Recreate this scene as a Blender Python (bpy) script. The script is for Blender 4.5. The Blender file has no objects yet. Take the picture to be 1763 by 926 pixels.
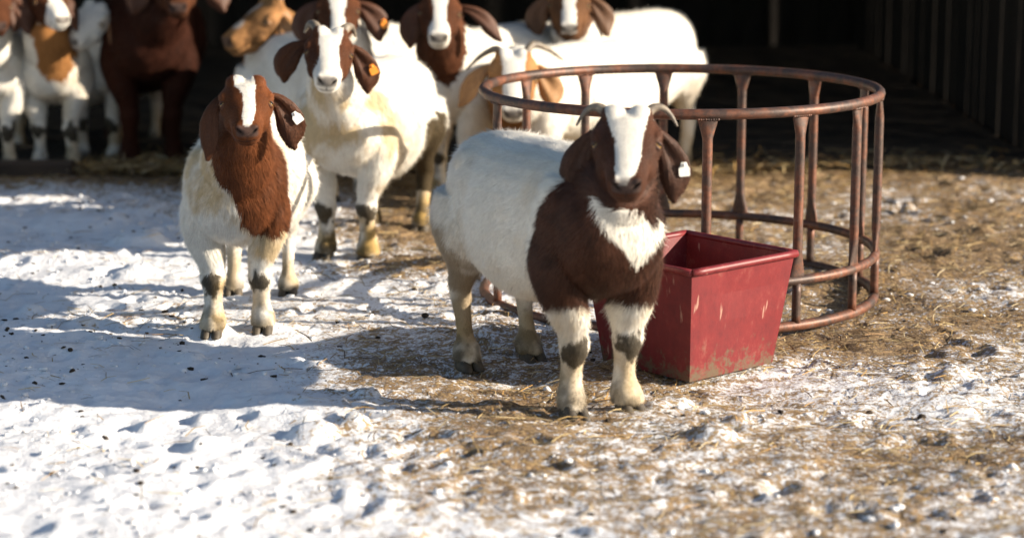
import bpy, bmesh, math, random
import numpy as np
from mathutils import Vector, Matrix
R = math.radians
random.seed(7); rng = np.random.default_rng(7)

# ------------------------------------------------------------------ camera
FW, FH = 1763.0, 926.0
F = 3834.0; HCAM = 1.73; PITCH = math.atan(763.0 / F)
sc = bpy.context.scene
cam_d = bpy.data.cameras.new('camera'); cam = bpy.data.objects.new('camera', cam_d)
sc.collection.objects.link(cam); sc.camera = cam
cam.location = (0, 0, HCAM); cam.rotation_euler = (R(90) - PITCH, 0, 0)
cam_d.sensor_width = 36; cam_d.lens = F * 36 / FW; cam_d.clip_end = 3000; cam_d.clip_start = 0.05
cam_d.dof.use_dof = True; cam_d.dof.focus_distance = 7.36; cam_d.dof.aperture_fstop = 1.6

# ------------------------------------------------------------------ sky, sun, exposure
SUN_EL, SUN_AZ = 20.0, 79.0        # azimuth: degrees to the right of straight-behind-the-camera
sx, sy, sz = math.sin(R(SUN_AZ)) * math.cos(R(SUN_EL)), -math.cos(R(SUN_AZ)) * math.cos(R(SUN_EL)), math.sin(R(SUN_EL))
w = bpy.data.worlds.new('World'); sc.world = w; w.use_nodes = True
nt = w.node_tree; nt.nodes.clear()
out = nt.nodes.new('ShaderNodeOutputWorld'); bg = nt.nodes.new('ShaderNodeBackground')
sky = nt.nodes.new('ShaderNodeTexSky'); sky.sky_type = 'NISHITA'; sky.sun_disc = False
sky.sun_elevation = R(SUN_EL); sky.sun_rotation = math.atan2(sx, sy)
bg.inputs['Strength'].default_value = 0.070
nt.links.new(sky.outputs[0], bg.inputs[0]); nt.links.new(bg.outputs[0], out.inputs[0])
sl = bpy.data.lights.new('sun', 'SUN'); sl.energy = 5.0; sl.angle = R(0.5); sl.color = (1.0, 0.88, 0.72)
sun = bpy.data.objects.new('sun', sl); sc.collection.objects.link(sun)
sun.rotation_euler = Vector((sx, sy, sz)).to_track_quat('Z', 'Y').to_euler(); sun.location = (6, -4, 6)
sc.view_settings.view_transform = 'Standard'; sc.view_settings.look = 'None'
sc.view_settings.exposure = 1.12; sc.view_settings.gamma = 1.0; sc.view_settings.use_curve_mapping = False

C = sc.collection
cp, sp = math.cos(PITCH), math.sin(PITCH)
def P(px, py, Y):
    a, b = (px - FW / 2) / F, (FH / 2 - py) / F
    d = np.array([a, b * sp + cp, b * cp - sp]); t = Y / d[1]
    return np.array([0, 0, HCAM]) + d * t
def gy(py):                                  # ground distance seen at picture row py
    b = (FH / 2 - py) / F; dy, dz = b * sp + cp, b * cp - sp
    return -HCAM / dz * dy
def proj(p):
    q = p - np.array([0, 0, HCAM])
    zc = q[:, 1] * cp - q[:, 2] * sp
    return FW / 2 + F * q[:, 0] / zc, FH / 2 - F * (q[:, 1] * sp + q[:, 2] * cp) / zc

# ------------------------------------------------------------------ small numpy tools
def hash3(i, j, k, s):
    n = (i * 73856093) ^ (j * 19349663) ^ (k * 83492791) ^ (s * 2654435)
    n = (n ^ (n >> 13)) * 1274126177 & 0x7fffffff
    n = (n ^ (n >> 15)) * 362437 & 0x7fffffff
    return (n & 0xffff) / 65535.0
def noise(p, freq, seed=0):
    q = np.asarray(p, float) * freq + 100.0
    i = np.floor(q).astype(np.int64); f = q - i; f = f * f * (3 - 2 * f); r = 0
    for a in (0, 1):
        for b in (0, 1):
            for c in (0, 1):
                wgt = (f[:, 0] if a else 1 - f[:, 0]) * (f[:, 1] if b else 1 - f[:, 1]) * (f[:, 2] if c else 1 - f[:, 2])
                r = r + wgt * hash3(i[:, 0] + a, i[:, 1] + b, i[:, 2] + c, seed)
    return r * 2 - 1
def sst(x, a, b):
    t = np.clip((x - a) / (b - a), 0, 1); return t * t * (3 - 2 * t)
def unit(v):
    v = np.asarray(v, float); return v / (np.linalg.norm(v, axis=-1, keepdims=True) + 1e-12)
def in_poly(x, y, poly):
    ins = np.zeros(len(x), bool); n = len(poly)
    for a in range(n):
        x1, y1 = poly[a]; x2, y2 = poly[(a + 1) % n]
        c = ((y1 > y) != (y2 > y)) & (x < (x2 - x1) * (y - y1) / (y2 - y1 + 1e-9) + x1)
        ins ^= c
    return ins

# ------------------------------------------------------------------ objects
def tag(o, label=None, cat=None, group=None, kind=None):
    if label: o['label'] = label
    if cat: o['category'] = cat
    if group: o['group'] = group
    if kind: o['kind'] = kind
    return o
def empty(name, M):
    o = bpy.data.objects.new(name, None); C.objects.link(o); o.matrix_world = M; o.empty_display_size = 0.1
    return o
def mesh_obj(name, V, Fc, mat, parent=None, Minv=None, smooth=True, col=None, normals=None):
    V = np.asarray(V, float)
    if Minv is not None:
        A = np.array(Minv); V = V @ A[:3, :3].T + A[:3, 3]
        if normals is not None: normals = normals @ A[:3, :3].T
    me = bpy.data.meshes.new(name)
    if isinstance(Fc, np.ndarray):
        n = len(Fc); k = Fc.shape[1]
        me.vertices.add(len(V)); me.vertices.foreach_set('co', V.astype(np.float32).ravel())
        me.loops.add(n * k); me.loops.foreach_set('vertex_index', Fc.astype(np.int32).ravel())
        me.polygons.add(n); me.polygons.foreach_set('loop_start', np.arange(0, n * k, k, dtype=np.int32))
        me.update(calc_edges=True)
    else:
        me.from_pydata([tuple(v) for v in V], [], [tuple(f) for f in Fc])
    if smooth: me.polygons.foreach_set('use_smooth', np.ones(len(me.polygons), bool))
    if col is not None:
        at = me.color_attributes.new('Col', 'FLOAT_COLOR', 'POINT')
        c4 = np.ones((len(V), 4), np.float32); c4[:, :3] = col; at.data.foreach_set('color', c4.ravel())
    if normals is not None: me.normals_split_custom_set_from_vertices(normals.tolist())
    me.materials.append(mat)
    o = bpy.data.objects.new(name, me); C.objects.link(o)
    if parent is not None: o.parent = parent
    return o
def loft(st, n=20, sub=3, power=2.0):
    """closed tube through stations (centre, side vector, up vector, half width, half height)"""
    c = np.array([s[0] for s in st], float); X = np.array([s[1] for s in st], float); U = np.array([s[2] for s in st], float)
    r = np.array([[s[3], s[4]] for s in st], float)
    def cr(A):
        o = []
        for i in range(len(A) - 1):
            p0, p1, p2, p3 = A[max(i - 1, 0)], A[i], A[i + 1], A[min(i + 2, len(A) - 1)]
            for j in range(sub):
                t = j / sub
                o.append(0.5 * ((2 * p1) + (-p0 + p2) * t + (2 * p0 - 5 * p1 + 4 * p2 - p3) * t * t + (-p0 + 3 * p1 - 3 * p2 + p3) * t ** 3))
        o.append(A[-1]); return np.array(o)
    c, X, U, r = cr(c), unit(cr(X)), unit(cr(U)), np.maximum(cr(r), 0.0008)
    a = np.linspace(0, 2 * math.pi, n, endpoint=False); ca, sa = np.cos(a), np.sin(a)
    e = 2.0 / power; ca = np.sign(ca) * np.abs(ca) ** e; sa = np.sign(sa) * np.abs(sa) ** e
    V = (c[:, None] + X[:, None] * (r[:, 0][:, None] * ca)[..., None] + U[:, None] * (r[:, 1][:, None] * sa)[..., None]).reshape(-1, 3)
    m = len(c); Fc = []
    for i in range(m - 1):
        for j in range(n):
            Fc.append((i * n + j, i * n + (j + 1) % n, (i + 1) * n + (j + 1) % n, (i + 1) * n + j))
    Fc.append(tuple(range(n))[::-1]); Fc.append(tuple((m - 1) * n + j for j in range(n)))
    return V, Fc
def tube(pts, rad, n=10, sub=3, up=(0.13, 0.21, 0.97), flat=None):
    pts = np.array(pts, float); rad = np.broadcast_to(rad, len(pts)) if np.ndim(rad) < 2 else rad
    st = []
    for i, p in enumerate(pts):
        t = unit(pts[min(i + 1, len(pts) - 1)] - pts[max(i - 1, 0)])
        u = np.array(up, float); s = unit(np.cross(t, u)) if np.linalg.norm(np.cross(t, u)) > 1e-3 else np.array([1., 0, 0])
        v = np.cross(s, t); st.append((p, s, v, rad[i], rad[i] if flat is None else flat[i]))
    return loft(st, n, sub)
def join(parts):
    Vs, Fs, o = [], [], 0
    for V, Fc in parts:
        Vs.append(V); Fs += [tuple(i + o for i in f) for f in Fc]; o += len(V)
    return np.vstack(Vs), Fs
def ball(c, r, axes=None, n=12, m=8):
    c = np.array(c, float); A = np.eye(3) if axes is None else np.array(axes); r = np.broadcast_to(r, 3)
    V = [c - A[2] * r[2]]; 
    for i in range(1, m):
        th = -math.pi / 2 + math.pi * i / m
        for j in range(n):
            ph = 2 * math.pi * j / n
            V.append(c + A[0] * r[0] * math.cos(th) * math.cos(ph) + A[1] * r[1] * math.cos(th) * math.sin(ph) + A[2] * r[2] * math.sin(th))
    V.append(c + A[2] * r[2]); Fc = []
    for j in range(n): Fc.append((0, 1 + (j + 1) % n, 1 + j))
    for i in range(m - 2):
        for j in range(n): Fc.append((1 + i * n + j, 1 + i * n + (j + 1) % n, 1 + (i + 1) * n + (j + 1) % n, 1 + (i + 1) * n + j))
    l = len(V) - 1; b = 1 + (m - 2) * n
    for j in range(n): Fc.append((b + j, b + (j + 1) % n, l))
    return np.array(V), Fc
def box(x0, x1, y0, y1, z0, z1):
    V = [(x, y, z) for x in (x0, x1) for y in (y0, y1) for z in (z0, z1)]
    return np.array(V, float), [(0, 1, 3, 2), (4, 6, 7, 5), (0, 4, 5, 1), (2, 3, 7, 6), (0, 2, 6, 4), (1, 5, 7, 3)]

# ------------------------------------------------------------------ materials
def new_mat(name):
    m = bpy.data.materials.new(name); m.use_nodes = True; t = m.node_tree; b = t.nodes['Principled BSDF']
    return m, t, b
def N(t, kind, **kw):
    n = t.nodes.new(kind)
    for k, v in kw.items(): setattr(n, k, v)
    return n
def ramp(t, stops):
    n = N(t, 'ShaderNodeValToRGB'); e = n.color_ramp.elements
    while len(e) < len(stops): e.new(0.5)
    for i, (p, c) in enumerate(stops): e[i].position = p; e[i].color = (*c, 1) if len(c) == 3 else c
    return n
def noise_node(t, scale, detail=4, rough=0.6, coord='Object', stretch=None):
    tc = N(t, 'ShaderNodeTexCoord'); n = N(t, 'ShaderNodeTexNoise')
    n.inputs['Scale'].default_value = scale; n.inputs['Detail'].default_value = detail; n.inputs['Roughness'].default_value = rough
    src = tc.outputs[coord]
    if stretch:
        mp = N(t, 'ShaderNodeMapping'); mp.inputs['Scale'].default_value = stretch; t.links.new(src, mp.inputs[0]); src = mp.outputs[0]
    t.links.new(src, n.inputs['Vector']); return n
def bump(t, b, src, strength, dist):
    n = N(t, 'ShaderNodeBump'); n.inputs['Strength'].default_value = strength; n.inputs['Distance'].default_value = dist
    t.links.new(src, n.inputs['Height']); t.links.new(n.outputs[0], b.inputs['Normal']); return n
def simple(name, stops, scale=20, rough=0.7, metal=0.0, bmp=0.2, bdist=0.002, detail=5, stretch=None, coord='Object', spec=0.4):
    m, t, b = new_mat(name); n = noise_node(t, scale, detail, 0.65, coord, stretch); r = ramp(t, stops)
    t.links.new(n.outputs[0], r.inputs[0]); t.links.new(r.outputs[0], b.inputs['Base Color'])
    b.inputs['Roughness'].default_value = rough; b.inputs['Metallic'].default_value = metal; b.inputs['Specular IOR Level'].default_value = spec
    if bmp: bump(t, b, n.outputs[0], bmp, bdist)
    return m
def col_mat(name, rough, spec, nscale, namp, sheen=0.0):
    m, t, b = new_mat(name); a = N(t, 'ShaderNodeVertexColor', layer_name='Col')
    n = noise_node(t, nscale, 3); r = ramp(t, [(0.3, (1 - namp,) * 3), (0.7, (1.0,) * 3)])
    mx = N(t, 'ShaderNodeMix', data_type='RGBA', blend_type='MULTIPLY'); mx.inputs[0].default_value = 1
    t.links.new(n.outputs[0], r.inputs[0]); t.links.new(a.outputs[0], mx.inputs[6]); t.links.new(r.outputs[0], mx.inputs[7])
    t.links.new(mx.outputs[2], b.inputs['Base Color'])
    b.inputs['Roughness'].default_value = rough; b.inputs['Specular IOR Level'].default_value = spec
    b.inputs['Sheen Weight'].default_value = sheen; b.inputs['Sheen Roughness'].default_value = 0.4
    bump(t, b, n.outputs[0], 0.25, 0.002)
    return m
M_BODY = col_mat('goat_hide', 0.85, 0.10, 140, 0.22)
M_FUR = col_mat('goat_fur', 0.6, 0.22, 60, 0.12)
M_EAR = col_mat('goat_ear_skin', 0.6, 0.35, 90, 0.3)
M_HORN = simple('horn', [(0.3, (0.06, 0.05, 0.04)), (0.5, (0.16, 0.13, 0.10)), (0.7, (0.30, 0.25, 0.18))], 26, 0.5, bmp=0.4)
M_HOOF = simple('hoof_horn', [(0.3, (0.02, 0.017, 0.014)), (0.7, (0.11, 0.085, 0.055))], 30, 0.6)
M_EYE = simple('eye_amber', [(0.3, (0.12, 0.065, 0.022)), (0.7, (0.26, 0.15, 0.05))], 90, 0.12, bmp=0)
M_PUPIL = simple('pupil_black', [(0.3, (0.004,) * 3), (0.7, (0.008,) * 3)], 9, 0.1, bmp=0)
M_TAGW = simple('tag_white', [(0.3, (0.70, 0.68, 0.60)), (0.6, (0.82, 0.81, 0.76))], 60, 0.45, bmp=0)
M_TAGO = simple('tag_orange', [(0.3, (0.85, 0.27, 0.03)), (0.7, (0.95, 0.36, 0.05))], 40, 0.45, bmp=0)
M_INK = simple('tag_ink', [(0.3, (0.10, 0.10, 0.11)), (0.7, (0.25, 0.25, 0.26))], 80, 0.6, bmp=0)

# ------------------------------------------------------------------ the ground
TRI = []
def dirt_field(x, y):
    p = np.stack([x, y, np.zeros_like(x)], 1)
    d = 0.16 + 0.21 * sst(x, -0.95, -0.35) - 0.06 * sst(x, 1.4, 3.0)
    d += 0.10 * noise(p, 0.9, 3) + 0.08 * noise(p, 2.3, 4)
    d += 0.16 * sst(y, 10.6, 11.3) * sst(-x, -3.5, 0.5) + 0.2 * sst(y, 9.5, 12.0)
    d += 0.09 * sst(y, 8.3, 8.9) * sst(x, -1.1, -.6) * sst(-x, -.9, -.3)
    d -= 0.10 * sst(6.8 - y, 0, 1.5)
    return np.clip(d, 0, 1)
pits = rng.uniform([-3.2, 4.2], [3.4, 11.0], (900, 2)); pit_r = rng.uniform(0.03, 0.05, 900); pit_d = rng.uniform(0.005, 0.018, 900)
snow_lumps = [(*P(240, 403, gy(418))[:2], 0.10, 0.055), (*P(130, 385, gy(392))[:2], 0.16, 0.03), (*P(60, 440, gy(448))[:2], 0.2, 0.03)]
for _ in range(90):
    snow_lumps.append((rng.uniform(-3, 3.2), rng.uniform(4.3, 10.6), rng.uniform(0.025, 0.07), rng.uniform(0.012, 0.035)))
def ground_h(x, y, fine=True):
    p = np.stack([x, y, np.zeros_like(x)], 1); st = p * np.array([0.75, 1.25, 1])
    h = 0.020 * noise(st, 1.3, 11) + 0.014 * noise(st, 4.1, 12)
    near = sst(14 - np.abs(y - 7.5), 0, 6) * sst(9 - np.abs(x), 0, 4)
    if fine:
        h = h + (0.005 * noise(st, 8, 13) + 0.012 * np.abs(noise(st, 15, 14)) * (noise(p, 2.2, 18) + .6) + 0.007 * np.abs(noise(p, 31, 16)) + 0.004 * noise(p, 58, 15)) * near
    for (a, b), r, d in zip(pits, pit_r, pit_d):
        q = (np.abs(x - a) < 0.2) & (np.abs(y - b) < 0.2)
        if q.any():
            ca_, sa_ = math.cos(a * 37), math.sin(a * 37); rr = ((ca_ * (x[q] - a) + sa_ * (y[q] - b)) ** 2 * .45 + (ca_ * (y[q] - b) - sa_ * (x[q] - a)) ** 2 * 1.3) / r ** 2
            h[q] += -d * np.exp(-rr ** 3) + 0.35 * d * np.exp(-(np.sqrt(rr) - 1.5) ** 2 * 5)
    for a, b, r, d in snow_lumps:
        q = (np.abs(x - a) < 0.7) & (np.abs(y - b) < 0.7)
        if q.any():
            rr = ((x[q] - a) ** 2 + (y[q] - b) ** 2) / r ** 2
            h[q] += d * np.exp(-rr * rr * 0.8)
    return h * (1 - 0.6 * sst(y, 10.9, 11.6))
def gh(x, y): return float(ground_h(np.array([x], float), np.array([y], float), False)[0])
def axis(dense_a, dense_b, step, far):
    a = list(np.arange(dense_a, dense_b + 1e-6, step)); d = step
    lo, hi = [], []
    v = dense_a; 
    while v > -far: d *= 1.22; v -= d; lo.append(v)
    v = dense_b; d = step
    while v < far: d *= 1.22; v += d; hi.append(v)
    return np.array(lo[::-1] + a + hi)
xs = axis(-2.9, 2.9, 0.016, 400); ys = axis(4.5, 11.6, 0.016, 400)
gx, gyy = np.meshgrid(xs, ys); fx, fy = gx.ravel(), gyy.ravel()
hz = ground_h(fx, fy); df = dirt_field(fx, fy)
nx, ny = len(xs), len(ys)
ii = (np.arange(ny - 1)[:, None] * nx + np.arange(nx - 1)[None]).ravel()
quads = np.stack([ii, ii + 1, ii + 1 + nx, ii + nx], 1)

m, t, b = new_mat('trampled_snow')
a = N(t, 'ShaderNodeVertexColor', layer_name='Col')
n1 = noise_node(t, 16, 8, 0.72, stretch=(0.7, 1.2, 1)); n2 = noise_node(t, 70, 6, 0.7); n3 = noise_node(t, 6, 5, 0.6)
add = N(t, 'ShaderNodeMath', operation='MULTIPLY_ADD'); add.inputs[1].default_value = 0.62
sep = N(t, 'ShaderNodeSeparateColor'); t.links.new(a.outputs[0], sep.inputs[0])
t.links.new(n1.outputs[0], add.inputs[0]); t.links.new(sep.outputs[0], add.inputs[2])
add2 = N(t, 'ShaderNodeMath', operation='MULTIPLY_ADD'); add2.inputs[1].default_value = 0.85
t.links.new(n2.outputs[0], add2.inputs[0]); t.links.new(add.outputs[0], add2.inputs[2])
msk = ramp(t, [(0.90, (0, 0, 0)), (1.0, (1, 1, 1))])
sub = N(t, 'ShaderNodeMath', operation='SUBTRACT'); sub.inputs[1].default_value = 0.10
t.links.new(add2.outputs[0], sub.inputs[0]); t.links.new(sub.outputs[0], msk.inputs[0])
snow = ramp(t, [(0.3, (0.66, 0.67, 0.70)), (0.6, (0.82, 0.83, 0.85))]); t.links.new(n3.outputs[0], snow.inputs[0])
dirt = ramp(t, [(0.38, (0.07, 0.045, 0.028)), (0.50, (0.20, 0.13, 0.07)), (0.60, (0.36, 0.25, 0.13)), (0.75, (0.55, 0.43, 0.26))]); t.links.new(n2.outputs[0], dirt.inputs[0])
mx = N(t, 'ShaderNodeMix', data_type='RGBA'); t.links.new(msk.outputs[0], mx.inputs[0]); t.links.new(snow.outputs[0], mx.inputs[6]); t.links.new(dirt.outputs[0], mx.inputs[7])
t.links.new(mx.outputs[2], b.inputs['Base Color']); b.inputs['Roughness'].default_value = 0.8; b.inputs['Specular IOR Level'].default_value = 0.25
bump(t, b, n2.outputs[0], 0.6, 0.012)
M_GROUND = m
ground = mesh_obj('ground', np.stack([fx, fy, hz], 1), quads, M_GROUND, col=np.stack([df] * 3, 1))
tag(ground, kind='structure')

# ------------------------------------------------------------------ the open-fronted shed behind
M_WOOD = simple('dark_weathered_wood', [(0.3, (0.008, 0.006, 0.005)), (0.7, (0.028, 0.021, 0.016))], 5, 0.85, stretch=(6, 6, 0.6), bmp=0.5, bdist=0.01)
M_SILL = simple('brown_sill_wood', [(0.3, (0.02, 0.013, 0.009)), (0.7, (0.07, 0.045, 0.03))], 4, 0.85, stretch=(0.5, 8, 8), bmp=0.5, bdist=0.006)
M_ROOF = simple('roof_steel', [(0.3, (0.10, 0.10, 0.10)), (0.7, (0.2, 0.19, 0.18))], 3, 0.6)
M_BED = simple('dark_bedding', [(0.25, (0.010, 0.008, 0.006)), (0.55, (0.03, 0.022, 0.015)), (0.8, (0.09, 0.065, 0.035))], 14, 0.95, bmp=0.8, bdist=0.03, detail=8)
shed = empty('open_front_shed', Matrix.Translation((0, 14, 0)))
tag(shed, 'dark open-front timber shed behind the whole herd', 'shed')
SX0, SX1, SY0, SY1 = -9.0, 2.75, 11.15, 17.5
EY, EZ = 10.95, 2.2        # unseen eave line, set for how much light reaches the left goats
Si = Matrix.Translation((0, -14, 0))
bw = 0.22; bx0 = SX0
bme = None
while bx0 < SX1 - 0.05:
    dz = random.uniform(-0.01, 0.012)
    if bme is None:
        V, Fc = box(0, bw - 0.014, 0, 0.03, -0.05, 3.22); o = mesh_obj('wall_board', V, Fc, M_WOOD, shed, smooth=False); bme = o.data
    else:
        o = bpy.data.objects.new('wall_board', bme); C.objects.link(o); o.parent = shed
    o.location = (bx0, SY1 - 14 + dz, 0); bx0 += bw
mesh_obj('back_light_block', *box(SX0, SX1, SY1 + 0.05, SY1 + 0.07, -0.05, 3.22), M_WOOD, shed, Si, smooth=False)  # added behind the boards to stop sky light leaking through
by0 = EY + 0.05  # added end wall, run forward to keep sun off the shed floor
bm2 = None
while by0 < SY1 - 0.05:
    if bm2 is None:
        V, Fc = box(0, 0.03, 0, bw - 0.012, -0.05, 1.70); o = mesh_obj('sun_block_board', V, Fc, M_WOOD, shed, smooth=False); bm2 = o.data
    else:
        o = bpy.data.objects.new('sun_block_board', bm2); C.objects.link(o); o.parent = shed
    o.location = (SX1 + random.uniform(-.006, .006), by0 - 14, 0); o.scale.z = (EZ + (by0 - EY) * .16 - .012) / 1.70; by0 += bw
for px in (SX0, -5.2, SX1 + 0.3):
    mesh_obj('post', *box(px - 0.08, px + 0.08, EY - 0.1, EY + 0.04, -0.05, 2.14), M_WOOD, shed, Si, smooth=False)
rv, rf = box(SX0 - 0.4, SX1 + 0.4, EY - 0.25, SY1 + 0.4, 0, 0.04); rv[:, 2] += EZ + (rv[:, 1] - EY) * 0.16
mesh_obj('unseen_roof', rv, rf, M_ROOF, shed, Si, smooth=False)  # unseen cover, extended forward to cut sky light over the left goats
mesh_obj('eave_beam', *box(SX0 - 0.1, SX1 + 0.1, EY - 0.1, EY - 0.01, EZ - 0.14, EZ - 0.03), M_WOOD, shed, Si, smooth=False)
# bedding floor of the shed, a sheet a little above the ground
bxs = np.arange(SX0, SX1, 0.05); bys = np.arange(SY0 + 0.02, SY1, 0.05)
X, Y = np.meshgrid(bxs, bys); X, Y = X.ravel(), Y.ravel()
front = SY0 + 0.02 + 0.16 * noise(np.stack([X, Y * 0, X * 0], 1), 1.7, 21) + 0.05
Z = ground_h(X, Y, False) + 0.035 * sst(Y - front, 0, 0.25) - 0.02 * sst(front - Y, 0, 0.1) + 0.012 * noise(np.stack([X, Y, X * 0], 1), 7, 22)
q = (np.arange(len(bys) - 1)[:, None] * len(bxs) + np.arange(len(bxs) - 1)[None]).ravel(); nb = len(bxs)
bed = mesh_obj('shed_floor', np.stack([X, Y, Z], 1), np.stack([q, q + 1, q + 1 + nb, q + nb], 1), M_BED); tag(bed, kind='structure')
p0 = P(-40, 300, gy(303)); p1 = P(128, 300, gy(303))
sv, sf = box(p0[0], p1[0], p0[1] - 0.06, p0[1] + 0.06, -0.03, 0.075)
sill = mesh_obj('timber_sill', sv, sf, M_SILL, smooth=False)
bv = sill.modifiers.new('bevel', 'BEVEL'); bv.width = 0.012; bv.segments = 2
tag(sill, 'brown timber sill lying on the ground below the goats at far left', 'timber')

# ------------------------------------------------------------------ straw
def straw_mesh(name, xy, zz, lmin, lmax, wid, mat, tilt=0.25, colr=None, parent=None):
    n = len(xy); a = rng.uniform(0, 2 * math.pi, n); L = rng.uniform(lmin, lmax, n); tl = np.abs(rng.normal(0, tilt, n)) * 0.5
    d = np.stack([np.cos(a) * np.cos(tl), np.sin(a) * np.cos(tl), np.sin(tl)], 1)
    s = unit(np.cross(d, np.array([0, 0, 1.0]))) ; s[:, 2] += rng.normal(0, 0.5, n); s = unit(s)
    base = np.stack([xy[:, 0], xy[:, 1], zz + rng.uniform(0.001, 0.01, n)], 1)
    bend = rng.normal(0, 0.15, (n, 3)); bend[:, 2] = np.abs(bend[:, 2]) * 0.6
    W = (wid * rng.uniform(0.6, 1.3, n))[:, None]
    p0, p1, p2 = base - d * (L / 2)[:, None], base + bend * (L / 2)[:, None], base + d * (L / 2)[:, None]
    V = np.stack([p0 - s * W, p0 + s * W, p1 + s * W, p1 - s * W, p2 + s * W * .7, p2 - s * W * .7], 1).reshape(-1, 3)
    k = np.arange(n)[:, None] * 6
    Fc = np.concatenate([k + np.array([[0, 1, 2, 3]]), k + np.array([[3, 2, 4, 5]])], 0)
    pal = np.array([(0.42, 0.29, 0.12), (0.55, 0.42, 0.21), (0.28, 0.17, 0.08), (0.12, 0.075, 0.04), (0.62, 0.5, 0.3), (0.45, 0.27, 0.09)])
    cc = pal[rng.integers(0, len(pal), n)] * rng.uniform(0.7, 1.15, n)[:, None]
    return mesh_obj(name, V, Fc, mat, parent, smooth=False, col=np.repeat(cc, 6, 0))
M_STRAW = col_mat('straw', 0.6, 0.3, 60, 0.2)
cand = np.stack([rng.uniform(-3, 3, 150000), rng.uniform(4.4, 11.5, 150000)], 1)
pr = np.clip((dirt_field(cand[:, 0], cand[:, 1]) - 0.10) * 0.75, 0.03, 0.6) * (0.4 + 0.9 * (noise(np.c_[cand, cand[:, 0] * 0], 5, 31) > 0))
cand = cand[rng.random(len(cand)) < pr]
so = straw_mesh('loose_straw', cand, ground_h(cand[:, 0], cand[:, 1]), 0.02, 0.11, 0.0016, M_STRAW)
tag(so, 'loose straw and stems scattered over the trampled snow', 'straw', kind='stuff')
c2 = np.stack([np.where(rng.random(3200) < .45, rng.normal(-1.75, .22, 3200), rng.uniform(-2.2, 2.6, 3200)), SY0 - 0.1 + np.abs(rng.normal(0, 0.3, 3200))], 1)
so = straw_mesh('bedding_straw', c2, ground_h(c2[:, 0], c2[:, 1], False) + 0.035, 0.05, 0.16, 0.003, M_STRAW, 0.5)
tag(so, 'golden bedding straw along the front of the dark shed floor', 'straw', kind='stuff')
# dung pellets and clods
M_CLOD = simple('dark_clod', [(0.3, (0.015, 0.011, 0.008)), (0.7, (0.06, 0.042, 0.028))], 60, 0.9)
parts = []
for _ in range(260):
    x, y = rng.uniform(-3, 3), rng.uniform(4.5, 11)
    r = rng.uniform(0.005, 0.011) if rng.random() < 0.95 else rng.uniform(0.012, 0.017)
    parts.append(ball((x, y, gh(x, y) + r * 0.4), (r, r * rng.uniform(.7, 1.3), r * 0.75), n=6, m=4))
tag(mesh_obj('dung_pellets', *join(parts), M_CLOD), 'small dark dung pellets and clods dotted over the snow', 'pellets', kind='stuff')

# broken crusts of snow and frozen crumbs
def crumbs(name, n, rmin, rmax, mat, label):
    bv_, bf_ = ball((0, 0, 0), 1.0, n=5, m=3); bf_ = [f if len(f) == 4 else (*f, f[-1]) for f in bf_]
    tri = np.array([t_ for f in bf_ for t_ in ((f[0], f[1], f[2]), (f[0], f[2], f[3])) if len(set(t_)) == 3])
    x, y = rng.uniform(-3, 3, n), rng.uniform(4.4, 10.9, n)
    cl_ = (noise(np.stack([x, y, x * 0], 1), 3.1, 77) > -.15) & (rng.random(n) < 1.25 - 2.6 * dirt_field(x, y)); x, y = x[cl_], y[cl_]; n = len(x)
    r = rmin + (rmax - rmin) * rng.random(n) ** 3.5; sc3 = np.stack([r * rng.uniform(.7, 1.5, n), r * rng.uniform(.7, 1.5, n), r * rng.uniform(.35, .7, n)], 1)
    an = rng.uniform(0, 6.28, n); q_ = bv_[None] * (1 + rng.normal(0, .26, (n, len(bv_), 1))) * sc3[:, None]
    X_ = q_[..., 0] * np.cos(an)[:, None] - q_[..., 1] * np.sin(an)[:, None]; Y_ = q_[..., 0] * np.sin(an)[:, None] + q_[..., 1] * np.cos(an)[:, None]
    z_ = ground_h(x, y); V_ = np.stack([X_ + x[:, None], Y_ + y[:, None], q_[..., 2] + (z_ + sc3[:, 2] * .35)[:, None]], 2).reshape(-1, 3)
    F_ = (tri[None] + (np.arange(n) * len(bv_))[:, None, None]).reshape(-1, 3)
    tag(mesh_obj(name, V_, F_, mat, smooth=False), label, 'crumbs', kind='stuff')
M_SNOWC = simple('snow_crumb', [(0.3, (0.55, 0.55, 0.57)), (0.6, (0.8, 0.81, 0.83))], 12, 0.85)
crumbs('snow_crumbs', 11000, .003, .015, M_SNOWC, 'broken crumbs of frozen snow strewn over the yard')
crumbs('soil_crumbs', 4000, .002, .011, M_CLOD, 'dark crumbs of frozen soil and dung in the yard')

# ------------------------------------------------------------------ goats
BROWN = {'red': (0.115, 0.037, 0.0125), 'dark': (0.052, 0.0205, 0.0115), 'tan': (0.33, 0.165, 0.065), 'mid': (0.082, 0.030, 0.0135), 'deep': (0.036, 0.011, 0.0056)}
WHITE = np.array((0.83, 0.79, 0.71)); YEL = np.array((0.58, 0.45, 0.27)); MUD = np.array((0.045, 0.033, 0.018))

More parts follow.
